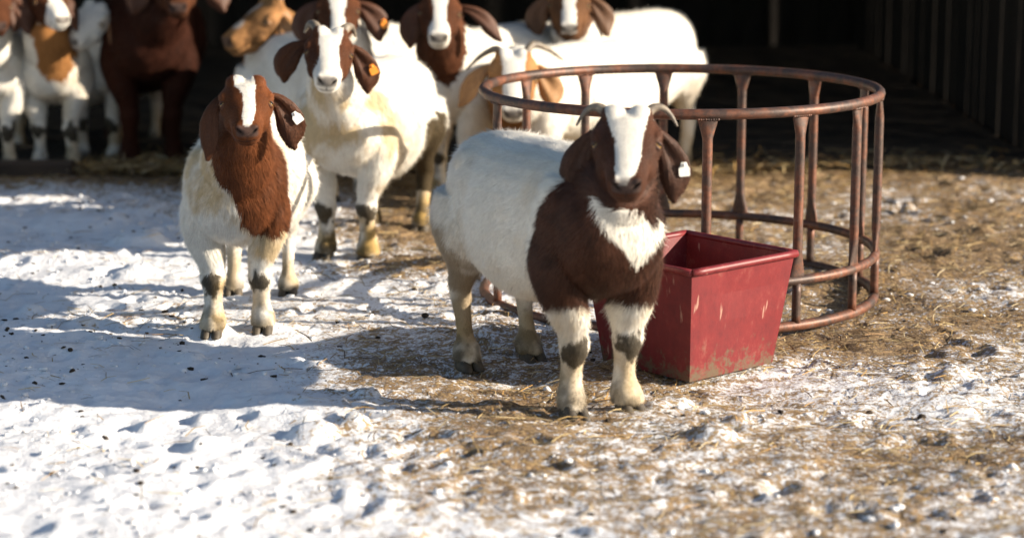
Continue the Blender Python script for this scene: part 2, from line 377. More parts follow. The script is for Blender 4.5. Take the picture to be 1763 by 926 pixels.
def make_goat(g):
    k = g['k']; hk = g.get('hk', k); yaw = R(g['yaw']); seed = g['seed']
    gp = P(g['x'], g['fy'], gy(g['fy'])); ground_z = gh(gp[0], gp[1])
    base = np.array([gp[0], gp[1], ground_z - 0.008])
    M = Matrix.Translation(base) @ Matrix.Rotation(yaw, 4, 'Z'); Mi = M.inverted(); A = np.array(M)
    def L2W(p): return A[:3, :3] @ (np.array(p, float) * k) + A[:3, 3]
    def D2W(v): return A[:3, :3] @ np.array(v, float)
    X, Yv, Z = D2W((1, 0, 0)), D2W((0, 1, 0)), np.array([0, 0, 1.])
    fat = g.get('fat', 1.0)
    root = empty('goat', M); root['label'] = g['label']; root['category'] = 'goat'; root['group'] = 'goats of the herd'
    # --- head frame
    hp, hy, hr = R(g.get('hp', 30)), R(g.get('hy', 0)), R(g.get('hr', 0))
    ex, ey_ = P(*g['eye'])[:2]; hy = hy + math.atan2(-ex, ey_)
    Rm = np.array(Matrix.Rotation(hy, 3, 'Z')) @ np.array(Matrix.Rotation(hr, 3, 'Y'))
    u = Rm @ np.array([0, -math.cos(hp), -math.sin(hp)]); v = Rm @ np.array([0, -math.sin(hp), math.cos(hp)]); wv = Rm @ np.array([1., 0, 0])
    eye = P(*g['eye']); O = eye - 0.075 * hk * u - 0.0 * v
    def H(uu, ww, vv): return O + hk * (uu * u + ww * wv + vv * v)
    prims = []
    tor = [(-.165, .53, .03, .03), (-.15, .53, .085, .08), (-.105, .53, .145, .145), (0, .54, .172, .192), (.13, .53, .19 * fat, .212), (.33, .51, .222 * fat, .235), (.50, .525, .212 * fat, .218), (.64, .555, .178, .185), (.73, .575, .125, .14), (.785, .585, .055, .06)]
    prims.append(loft([(L2W((0, y, z)), X, Z, a * k, b_ * k) for y, z, a, b_ in tor], 28, 3, 2.2))
    # --- neck
    nb_ = L2W((0, 0.05, 0.53)); ntop = H(-0.035, 0, -0.068); mid = L2W((0, -0.055, 0.585)) * 0.55 + ntop * 0.45
    mid2 = 0.25 * mid + 0.75 * ntop + np.array([0, 0, -0.02 * k]) 
    nst = []
    for p, a, b_, d in ((nb_, .155, .19, mid - nb_), (mid, .116, .138, ntop - nb_), (mid2, .080, .092, ntop - mid), (ntop, .062, .066, ntop - mid)):
        d = unit(d); s = unit(0.5 * X + 0.5 * wv); upv = np.cross(s, d); upv = upv / np.linalg.norm(upv); s = np.cross(d, upv)
        nst.append((p, s, upv, a * k, b_ * k))
    prims.append(loft(nst, 22, 4))
    # --- head: skull and muzzle, lower jaw, brows, cheeks
    hs = [(-.045, -.05, .04, .035), (-.03, -.045, .07, .055), (0, -.044, .090, .068), (.04, -.046, .096, .072), (.08, -.05, .090, .069), (.12, -.050, .074, .060), (.155, -.046, .060, .053), (.19, -.047, .054, .047), (.218, -.051, .050, .042), (.235, -.055, .038, .031), (.242, -.055, .02, .016)]
    prims.append(loft([(H(a, 0, b_), wv, v, c * hk, d * hk) for a, b_, c, d in hs], 24, 3, 2.15))
    jw = [(.03, -.10, .052, .035), (.08, -.108, .060, .036), (.14, -.100, .054, .031), (.185, -.092, .047, .025), (.214, -.090, .038, .021), (.229, -.088, .022, .012)]
    prims.append(loft([(H(a, 0, b_), wv, v, c * hk, d * hk) for a, b_, c, d in jw], 16, 3))
    for s in (-1, 1):
        prims.append(ball(H(.050, s * .080, -.016), np.array((.034, .017, .017)) * hk, (u, wv, v)))
        prims.append(ball(H(.105, s * .052, -.07), np.array((.05, .03, .045)) * hk, (u, wv, v)))
        prims.append(ball(H(-.005, s * .036, .010), np.array((.036, .036, .026)) * hk, (u, wv, v)))
        prims.append(ball(H(.220, s * .030, -.028), np.array((.02, .017, .014)) * hk, (u, wv, v)))
    # --- legs
    feet = []
    for s in (-1, 1):
        lift = g.get('step', 0) * s
        fr = [((s * .125, .05, .56), .055, .10), ((s * .132, .03, .45), .068, .10), ((s * .115, .012, .36), .067, .082), ((s * .096, .0 + lift * .3, .29), .053, .060), ((s * .088, -.006 + lift * .5, .25), .042, .045), ((s * .086, -.012 + lift * .6, .212), .043, .045), ((s * .086, .0 + lift * .8, .16), .031, .033), ((s * .087, .005 + lift, .105), .032, .033), ((s * .089, .0 + lift, .065), .043, .044), ((s * .09, -.010 + lift, .032), .044, .047)]
        prims.append(loft([(L2W(p), X, Yv, a * k, b_ * k) for p, a, b_ in fr], 16, 3)); feet.append((s * .09, -.022 + lift))
        hd = [((s * .105, .62, .56), .10, .155), ((s * .13, .605, .47), .102, .155), ((s * .128, .605, .39), .080, .120), ((s * .115, .65, .325), .050, .068), ((s * .11, .705, .26), .036, .045), ((s * .108, .705, .215), .033, .038), ((s * .108, .69, .15), .029, .031), ((s * .108, .675, .10), .029, .031), ((s * .108, .668, .065), .042, .043), ((s * .11, .657, .032), .043, .046)]
        prims.append(loft([(L2W(p), X, Yv, a * k, b_ * k) for p, a, b_ in hd], 16, 3)); feet.append((s * .11, .645))
    for s in (-1, 1):
        prims.append(ball(L2W((s * .115, .035, .535)), np.array((.075, .115, .165)) * k, (X, Yv, Z), 16, 10))
        prims.append(ball(L2W((s * .105, .575, .655)), np.array((.07, .075, .055)) * k, (X, Yv, Z)))
    # tail
    prims.append(tube([L2W((0, .75, .63)), L2W((0, .80, .655)), L2W((0, .835, .63)), L2W((0, .84, .57))], np.array([.03, .03, .026, .012]) * k, 10))
    V, Fc = join(prims)
    me = bpy.data.meshes.new('tmp'); me.from_pydata([tuple(p) for p in V], [], Fc)
    ob = bpy.data.objects.new('tmp', me); C.objects.link(ob)
    rm = ob.modifiers.new('r', 'REMESH'); rm.mode = 'VOXEL'; rm.voxel_size = g['vox']
    sm = ob.modifiers.new('s', 'SMOOTH'); sm.factor = 0.5; sm.iterations = int(max(3, 0.028 / g['vox']))
    ev = ob.evaluated_get(bpy.context.evaluated_depsgraph_get()); em = ev.to_mesh()
    nv = len(em.vertices); V = np.empty(nv * 3); em.vertices.foreach_get('co', V); V = V.reshape(-1, 3)
    Nn = np.empty(nv * 3); em.vertices.foreach_get('normal', Nn); Nn = Nn.reshape(-1, 3)
    em.calc_loop_triangles(); T = np.empty(len(em.loop_triangles) * 3, np.int32); em.loop_triangles.foreach_get('vertices', T); T = T.reshape(-1, 3)
    ev.to_mesh_clear(); bpy.data.objects.remove(ob); bpy.data.meshes.remove(me)
    Ai = np.array(Mi)
    def coords(p):
        lp = (p @ Ai[:3, :3].T + Ai[:3, 3]) / k; q = (p - O) / hk
        return lp, q @ u, q @ wv, q @ v
    lp, hu, hw, hv = coords(V)
    # masks
    def headmask(hu, hw, hv):
        c = np.clip(hu, 0.0, .22); d = np.sqrt((hu - c) ** 2 + (hw * .88) ** 2 + (hv + .05) ** 2)
        return sst(-d, -.128, -.095)
    hm = headmask(hu, hw, hv)
    body = (1 - hm)
    disp = body * (0.007 * noise(V, 6, seed) + 0.002 * noise(V, 20, seed + 1))
    for s in (-1, 1):
        disp = disp - .016 * np.exp(-((lp[:, 1] - .49) / .07) ** 2 - ((lp[:, 2] - .60) / .07) ** 2) * (lp[:, 0] * s > .05) - .010 * np.exp(-((lp[:, 1] - .17) / .05) ** 2 - ((lp[:, 2] - .5) / .12) ** 2) * (lp[:, 0] * s > .05)
    nostr = 0
    for s in (-1, 1):
        d2 = ((hu - .236) / .011) ** 2 + ((hw - s * (.017 + .9 * (hv + .034 + .012))) / .006) ** 2 + ((hv + .034) / .010) ** 2
        nostr = nostr + np.exp(-d2)
        d2 = ((hu - .075) / .020) ** 2 + ((np.abs(hw) - .085) / .03) ** 2 + ((hv + .032) / .014) ** 2
    mouth = np.exp(-((hv + .077 + .10 * (hu - .23) - 6 * (np.maximum(.2 - hu, 0)) ** 2) / .0035) ** 2) * sst(hu, .165, .20) * hm
    disp = disp - nostr * 0.007 - mouth * 0.004
    V = V + Nn * (disp * k)[:, None]
    # --- colours
    def colour(p, n):
        lp, hu, hw, hv = coords(p); px, py = proj(p); hm = headmask(hu, hw, hv)
        j1 = noise(p, 28, seed + 3); j2 = noise(p, 70, seed + 4); big = noise(p, 5, seed + 5); fine = noise(p, 120, seed + 6)
        c = np.tile(WHITE, (len(p), 1)) * (1 + 0.04 * big + 0.03 * j1)[:, None]
        br = np.array(g.get('brown', BROWN['red'])); brc = br[None] * (1 + 0.25 * big + 0.15 * j2)[:, None]
        if g.get('mottle'): brc = brc * (1 - 0.45 * sst(j1 + big, 0.0, 0.8))[:, None]
        # stains on white
        st = min(1, g.get('stain', 0.35) * 1.25 + .08)
        sx_ = sst(noise(p, 6, seed + 7) + 0.6 * noise(p, 17, seed + 8) + .25 * j2, 0.0, 0.75) * st * (0.35 + 0.65 * sst(-lp[:, 1], -.3, .1))
        c = c * (1 - sx_[:, None]) + YEL * sx_[:, None]
        def put(mask, col):
            nonlocal c
            c = c * (1 - mask[:, None]) + col * mask[:, None]
        # dirty rear and belly
        rear = sst(noise(p, 7, seed + 9) + .4 * noise(p, 20, seed + 13) + 0.7 * sst(-lp[:, 2], -.6, -.3), 0.3, 0.8) * sst(lp[:, 1], .42, .6) * g.get('rear', 0.3)
        put(rear, np.array((0.30, 0.22, 0.13)))
        if g.get('darkrear'):
            dr = sst(lp[:, 1] + .06 * j1, .50, .58) * sst(.50 - lp[:, 2] + .04 * j1, 0, .06) * sst(lp[:, 2] - .20 + .03 * j1, 0, .08); put(dr * .93, MUD * 1.2)
        legs = sst(-lp[:, 2], -.34, -.20) * sst(-np.abs(lp[:, 1] - .33), -.5, -.2)
        lg = sst(-lp[:, 2], -.28, -.10)
        put(lg * g.get('legdirt', 0.6) * sst(noise(p, 16, seed + 10) + .3, -.4, .6), np.array((0.42, 0.28, 0.10)))
        front = lp[:, 1] < .3
        dxk = (np.abs(lp[:, 0]) - .086) / .042; kn = sst(np.exp(-((lp[:, 2] - .203 - .02 * noise(p, 34, seed + 14)) / .043) ** 2 - (dxk * .95) ** 2) * (lp[:, 1] < -.008 + .012 * j1) * front + .25 * j1 + .22 * j2, .30, .5)
        put(np.clip(kn, 0, 1) * g.get('knee', .93), MUD * .75)
        hoofd = sst(-lp[:, 2] + .02 * j1, -.105, -.03); put(hoofd * .7 * sst(j1 + .3, -.3, .5), MUD * 2)
        mudl = sst(noise(p, 22, seed + 12) + .35 * j2, .0, .4) * sst(-lp[:, 2] + .025 * j1, -.185, -.09) * g.get('legdirt', .6); put(mudl * .8, MUD * 1.6)
        # brown coat areas
        for poly, cond, colr in g.get('patch', []):
            jx, jy = px + 5 * j1 + 3 * fine, py + 5 * j2 + 3 * j1
            mk = in_poly(jx, jy, poly) & cond(lp)
            put(mk.astype(float), (np.array(colr)[None] * (1 + .25 * big + .15 * j2)[:, None]) if colr is not None else c * 0 + WHITE * .98)
        if 'brown_y' in g:
            z = lp[:, 1] + g.get('slant', 0) * (lp[:, 2] - .5) + .02 * j1 + .01 * fine
            zz = sst(lp[:, 2] + .02 * j1, g.get('brown_z', .2), g.get('brown_z', .2) + .015)
            put(sst(-z, -g['brown_y'] - .008, -g['brown_y']) * zz, brc)
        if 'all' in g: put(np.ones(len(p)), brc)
        for poly, cond, colr in g.get('patch2', []):
            jx, jy = px + 5 * j1 + 3 * fine, py + 5 * j2 + 3 * j1
            mk = in_poly(jx, jy, poly) & cond(lp)
            put(mk.astype(float), np.tile(WHITE * .98, (len(p), 1)) if colr is None else np.array(colr)[None] * (1 + .2 * big)[:, None])
        # head
        if 'head' in g:
            hb = np.array(g['head']); put((hm > .7).astype(float), hb[None] * (1 + .22 * big + .12 * j2)[:, None])
            dk = np.exp(-((hu - .12) / .05) ** 2 - ((np.abs(hw) - .062) / .02) ** 2) * .45 * hm; put(dk, hb * .45)
            if g.get('mottle'): put(sst(noise(p, 17, seed + 15) + .4 * j2, .05, .5) * hm * .8, hb * .22); put(sst(noise(p, 13, seed + 16), .2, .6) * hm * .6, WHITE * .8)
            bl = np.exp(-((hu - .045) / .028) ** 2 - ((np.abs(hw) - .078) / .022) ** 2) * .6 * hm; put(bl, hb * 1.7)
            mz = sst(hu, .17, .215) * hm * .35; put(mz, hb * .6)
        if 'blaze' in g:
            bu = np.array([b_[0] for b_ in g['blaze']]); bwid = np.array([b_[1] for b_ in g['blaze']]); bc = np.array([b_[2] if len(b_) > 2 else 0 for b_ in g['blaze']])
            wd = np.interp(hu, bu, bwid); cc = np.interp(hu, bu, bc)
            mk = (np.abs(hw - cc + .004 * j1 + .002 * fine) < wd) & (hv > g.get('bz_v', -.07)) & (hm > .3); put(mk.astype(float), WHITE * .97)
        # nose leather, nostrils, mouth
        ns = sst(hu, .222, .234) * sst(hv, -.062, -.050) * hm * sst(-np.abs(hw), -.045, -.032); put(ns * .75, np.array((0.075, 0.055, 0.05)))
        no = 0
        for s in (-1, 1): no = no + np.exp(-(((hu - .234) / .014) ** 2 + ((hw - s * (.017 + .9 * (hv + .046))) / .0065) ** 2 + ((hv + .036) / .013) ** 2))
        put(np.clip(no * 1.4, 0, 1), np.array((0.012, 0.008, 0.007)))
        ph = np.exp(-(hw / .003) ** 2) * sst(hu, .215, .23) * (hv < -.05) * (hv > -.078); put(ph * .7, np.array((0.03, 0.02, 0.017)))
        mt = np.exp(-((hv + .077 + .10 * (hu - .23) - 6 * (np.maximum(.2 - hu, 0)) ** 2) / .0045) ** 2) * sst(hu, .17, .20) * hm; put(mt * .8, np.array((0.03, 0.018, 0.014)))
        ey = np.exp(-(((hu - .074) / .022) ** 2 + ((hv + .034) / .018) ** 2)) * (np.abs(hw) > .055) * hm; put(ey * .75, np.array((0.03, 0.016, 0.011)))
        return np.clip(c, 0.003, .86)
    bodyc = colour(V, Nn)
    bo = mesh_obj('body', V, T, M_BODY, root, Mi, True, bodyc)
    # --- fur
    nf = int(g['fur'] * 2.2)
    e1, e2 = V[T[:, 1]] - V[T[:, 0]], V[T[:, 2]] - V[T[:, 0]]; cr = np.cross(e1, e2); ar = np.linalg.norm(cr, axis=1); fn = unit(cr)
    cum = np.cumsum(ar); ti = np.searchsorted(cum, rng.random(nf) * cum[-1]).clip(0, len(T) - 1)
    r1, r2 = np.sqrt(rng.random(nf)), rng.random(nf); ba = np.stack([1 - r1, r1 * (1 - r2), r1 * r2], 1)
    fp = (V[T[ti]] * ba[..., None]).sum(1); fnn = unit((Nn[T[ti]] * ba[..., None]).sum(1))
    lp, hu, hw, hv = coords(fp); hm = headmask(hu, hw, hv)
    prob = 1 + 1.6 * hm; keep = rng.random(nf) < prob / prob.max()
    extra = np.where(keep)[0]; fp, fnn, lp, hu, hw, hv, hm = fp[extra], fnn[extra], lp[extra], hu[extra], hw[extra], hv[extra], hm[extra]; nf = len(fp)
    fc = colour(fp, fnn)
    flow = np.tile(0.45 * Yv + np.array([0, 0, -0.9]), (nf, 1)); flow = flow * (1 - hm)[:, None] - u[None] * hm[:, None]
    cl = np.stack([noise(fp, 14, seed + 20), noise(fp, 14, seed + 21), noise(fp, 14, seed + 22)], 1)
    flow = flow + g.get('clump', 0.36) * cl * (1 - .6 * hm)[:, None]
    flow = unit(flow - (flow * fnn).sum(1, keepdims=True) * fnn)
    hf = sst(-np.sqrt((hu - np.clip(hu, .0, .20)) ** 2 + (hw * .9) ** 2 + (hv + .045) ** 2), -.105, -.085)
    ln = 0.027 * (1 + .40 * noise(fp, 11, seed + 23)) * rng.uniform(.6, 1.25, nf)
    ln *= 1 - .62 * hf; ln *= 1 - .62 * sst(-lp[:, 2], -.33, -.2); ln *= g.get('flen', 1.0)
    ln[(hu > .21) & (hm > .5)] *= .35
    lift = (0.10 + 0.20 * rng.random(nf)) * (1 - .2 * hf)
    stray = rng.random(nf) < .05; lift = lift + stray * .45; ln = ln * (1 + .25 * stray)
    dr = unit(flow + fnn * lift[:, None] + rng.normal(0, .11, (nf, 3)))
    side = unit(np.cross(dr, fnn)); wid = (g.get('fw', .0011) * rng.uniform(.6, 1.3, nf) * (1 - .4 * hf))[:, None]
    tip = fp + dr * ln[:, None]
    FV = np.stack([fp - side * wid - fnn * .0015, fp + side * wid - fnn * .0015, tip], 1).reshape(-1, 3)
    tris = np.arange(nf * 3).reshape(-1, 3)
    dkf = sst(-fc.max(1), -.45, -.2)[:, None]; shade = 1 + (rng.uniform(-.14, .12, nf)[:, None]) * (1 - dkf) + dkf * (rng.uniform(-.35, .45, nf)[:, None] + .35 * noise(fp, 26, seed + 40)[:, None])
    fcol = np.repeat(np.clip(fc * shade, 0, .88), 3, 0)
    nn = unit(fnn * 1.0 + dr * .25 + rng.normal(0, .06, (nf, 3)))
    fo = mesh_obj('fur_coat', FV, tris, M_FUR, root, Mi, True, fcol, np.repeat(nn, 3, 0)); fo['kind'] = 'stuff'
    # --- ears
    down = np.array([0, 0, -1.0]); fwd = Rm @ np.array([0, -1., 0])
    for s, ea in ((-1, g['earL']), (1, g['earR'])):
        Lr = ea.get('L', .20) * hk; n = 15; m_ = 9
        rt = H(.012, s * .086, -.036); latw = wv * s
        bk = ea.get('back', -0.15); o_ = unit(latw - fwd * bk)
        angs = np.interp(np.linspace(0, 1, n), ea.get('tt', [0, .25, .6, .85, 1]), ea.get('ang', [20, 60, 84, 80, 45]))
        pts = [rt]; tans = []
        for i in range(n):
            tdir = unit(o_ * math.cos(R(angs[i])) + down * math.sin(R(angs[i]))); tans.append(tdir)
            if i < n - 1: pts.append(pts[-1] + tdir * Lr / (n - 1))
        tau = R(ea.get('twist', 20)); Nf = unit(fwd * math.cos(tau) + latw * math.sin(tau))
        prof = np.interp(np.linspace(0, 1, n), [0, .10, .25, .45, .65, .82, .93, 1], [.34, .44, .70, .96, 1.0, .70, .34, .10]) * ea.get('W', .044) * hk
        Vf, Vb = [], []
        for i in range(n):
            wd = unit(np.cross(tans[i], Nf)); nn_ = unit(np.cross(wd, tans[i]))
            for j in range(m_):
                q_ = j / (m_ - 1) * 2 - 1
                cup = ea.get('cup', .38) * prof[i] * (q_ * q_ - .3) + .14 * prof[i] * math.sin(3.5 * q_ + 5 * i / n) + .30 * prof[i] * math.exp(-((q_ - .15 * s) / .3) ** 2) * (1 - i / n)
                off = ea.get('skew', .15) * prof[i] * math.sin(math.pi * i / n)
                c_ = pts[i] + wd * (q_ * prof[i] - off * s) - nn_ * cup
                th = .0042 * hk * (1 - .75 * abs(q_) ** 3)
                Vf.append(c_ + nn_ * th); Vb.append(c_ - nn_ * th)
        EV = np.array(Vf + Vb); EV = EV + 0.0015 * noise(EV, 40, seed + 30)[:, None]; nn0 = n * m_; EF = []
        for i in range(n - 1):
            for j in range(m_ - 1):
                a_ = i * m_ + j; EF.append((a_, a_ + 1, a_ + 1 + m_, a_ + m_)); EF.append((nn0 + a_, nn0 + a_ + m_, nn0 + a_ + 1 + m_, nn0 + a_ + 1))
        for i in range(n - 1):
            for j in (0, m_ - 1):
                a_ = i * m_ + j; EF.append((a_, a_ + m_, nn0 + a_ + m_, nn0 + a_))
        for j in range(m_ - 1):
            for i in (0, n - 1):
                a_ = i * m_ + j; EF.append((a_, a_ + 1, nn0 + a_ + 1, nn0 + a_))
        ec = np.array(g.get('earc', g.get('head', BROWN['red'])))[None] * (1 + .2 * noise(EV, 12, seed + 31) + .12 * noise(EV, 45, seed + 32))[:, None]
        eo = mesh_obj('ear', EV, EF, M_EAR, root, Mi, True, np.clip(ec, .003, .8))
        sb = eo.modifiers.new('sub', 'SUBSURF'); sb.levels = 1; sb.render_levels = 2
        if g['vox'] < .007:
            nh = 9000; Q = np.array(EF[:2 * (n - 1) * (m_ - 1)]); qi = rng.integers(0, len(Q), nh); c4_ = EV[Q[qi]]
            a_, b_2 = rng.random((nh, 1)), rng.random((nh, 1)); hp_ = (c4_[:, 0] * (1 - a_) + c4_[:, 1] * a_) * (1 - b_2) + (c4_[:, 3] * (1 - a_) + c4_[:, 2] * a_) * b_2
            hn = unit(np.cross(c4_[:, 2] - c4_[:, 0], c4_[:, 3] - c4_[:, 1])); ii_ = np.minimum(Q[qi][:, 0] % nn0 // m_, n - 1)
            hd = unit(np.array(tans)[ii_] + hn * rng.uniform(.1, .45, nh)[:, None] + rng.normal(0, .2, (nh, 3))); hl = rng.uniform(.005, .012, nh)[:, None]
            hs_ = unit(np.cross(hd, hn)) * .0009; HV = np.stack([hp_ - hs_, hp_ + hs_, hp_ + hd * hl], 1).reshape(-1, 3)
            hc = np.array(g.get('earc', g.get('head', BROWN['red'])))[None] * (1 + .2 * noise(hp_, 12, seed + 31) + rng.uniform(-.3, .4, nh))[:, None]
            ho = mesh_obj('ear_hair', HV, np.arange(nh * 3).reshape(-1, 3), M_FUR, eo, Mi, True, np.repeat(np.clip(hc, .003, .8), 3, 0), np.repeat(unit(hn + .2 * hd), 3, 0)); ho['kind'] = 'stuff'
        if 'tag' in ea:
            it, jt = ea.get('tagpos', (8, 6)); cpt = (np.array(Vf[it * m_ + jt])); wd = unit(np.cross(tans[it], Nf)); nn_ = unit(np.cross(wd, tans[it])); td = np.cross(nn_, wd) * -1
            ro = R(ea.get('tagrot', 0)); a1 = wd * math.cos(ro) + td * math.sin(ro); a2 = -wd * math.sin(ro) + td * math.cos(ro)
            a2 = -a2; a1 = -a1
            sh = [(-.010, -.027), (.010, -.027), (.014, -.014), (.021, -.004), (.021, .022), (.017, .026), (-.017, .026), (-.021, .022), (-.021, -.004), (-.014, -.014)]
            z_ = ea.get('tagk', .78); cpt = cpt + nn_ * .012
            TV = np.array([cpt + a1 * x * z_ + a2 * y * z_ for x, y in sh] + [cpt + a1 * x * z_ + a2 * y * z_ - nn_ * .0025 for x, y in sh]); nsx = len(sh)
            TF = [tuple(range(nsx)), tuple(range(nsx, 2 * nsx))[::-1]] + [(i, (i + 1) % nsx, nsx + (i + 1) % nsx, nsx + i) for i in range(nsx)]
            to = mesh_obj('ear_tag', TV, TF, M_TAGW if ea['tag'] == 'white' else M_TAGO, eo, Mi, False)
            sv_, sf_ = tube([cpt - a2 * .017 * z_ + nn_ * .002, cpt - a2 * .017 * z_ - nn_ * .018], .004, 8, 1)
            if ea.get('ink'):
                pass
            mesh_obj('tag_stud', *join([(sv_, sf_), ball(cpt - a2 * .017 * z_ + nn_ * .001, .006, n=8, m=5)]), M_TAGW if ea['tag'] == 'white' else M_TAGO, eo, Mi)
    # --- eyes
    for s in (-1, 1):
        ec_ = H(.077, s * .0795, -.0275); er = .0152 * hk
        e_ = mesh_obj('eye', *ball(ec_, er, n=16, m=10), M_EYE, root, Mi)
        outw = unit(wv * s * .62 + v * .62 + u * .45); fa = unit(u - (u @ outw) * outw); sb_ = np.cross(outw, fa)
        mesh_obj('pupil', *ball(ec_ + outw * er * .86, np.array((.0028, .0075, .0034)) * hk, (fa, sb_, outw), 10, 6), M_PUPIL, e_, Mi)
        for nm, sg, a0, a1, sc_ in (('upper_eyelid', -1, 10, 100, 1.15), ('lower_eyelid', 1, 26, 100, 1.10)):
            LV, LF = [], []; nA, nB = 6, 13
            for lay in (1.0, .90):
                for ia in range(nA):
                    al = R(a0 + (a1 - a0) * ia / (nA - 1))
                    for ib in range(nB):
                        be = math.pi * (ib / (nB - 1) - .5)
                        aa = al * math.cos(be) ** .5 if abs(math.cos(be)) > 1e-6 else 0
                        d_ = outw * math.cos(be) * math.cos(aa) + sg * fa * math.cos(be) * math.sin(aa) + sb_ * math.sin(be)
                        LV.append(ec_ + d_ * er * sc_ * lay)
            for ia in range(nA - 1):
                for ib in range(nB - 1):
                    q0 = ia * nB + ib; LF.append((q0, q0 + 1, q0 + 1 + nB, q0 + nB)); q1 = q0 + nA * nB; LF.append((q1, q1 + nB, q1 + 1 + nB, q1 + 1))
            for ib in range(nB - 1): LF.append((ib, ib + nA * nB, ib + 1 + nA * nB, ib + 1))
            LV = np.array(LV); lc = np.array(g.get('head', BROWN['mid'])) * .75
            mesh_obj(nm, LV, LF, M_EAR, root, Mi, True, np.tile(lc, (len(LV), 1)))
    # --- horns
    if 'horn' in g:
        for s in (-1, 1):
            hh = g['hornL'] if (s < 0 and 'hornL' in g) else g['horn']
            pts = [H(a, s * b_, c_) for a, b_, c_ in hh]; r0 = g.get('horn_r', .018) * hk
            rr = np.linspace(1, .12, len(pts)) ** .8 * r0
            hV, hF = tube(pts, rr, 12, 6)
            mesh_obj('horn', hV, hF, g.get('horn_m', M_HORN), root, Mi)
    # --- hooves: two claws each
    for fx_, fy_ in feet:
        pr_ = []
        for s in (-1, 1):
            st_ = [((fx_ + s * .017, fy_ + .012, .046), .017, .030), ((fx_ + s * .019, fy_ + .002, .025), .019, .038), ((fx_ + s * .020, fy_ - .008, .006), .020, .045), ((fx_ + s * .020, fy_ - .008, .002), .018, .043)]
            pr_.append(loft([(L2W(p), X, Yv, a * k, b_ * k) for p, a, b_ in st_], 12, 2, 2.5))
        mesh_obj('hoof', *join(pr_), M_HOOF, root, Mi)
    return root

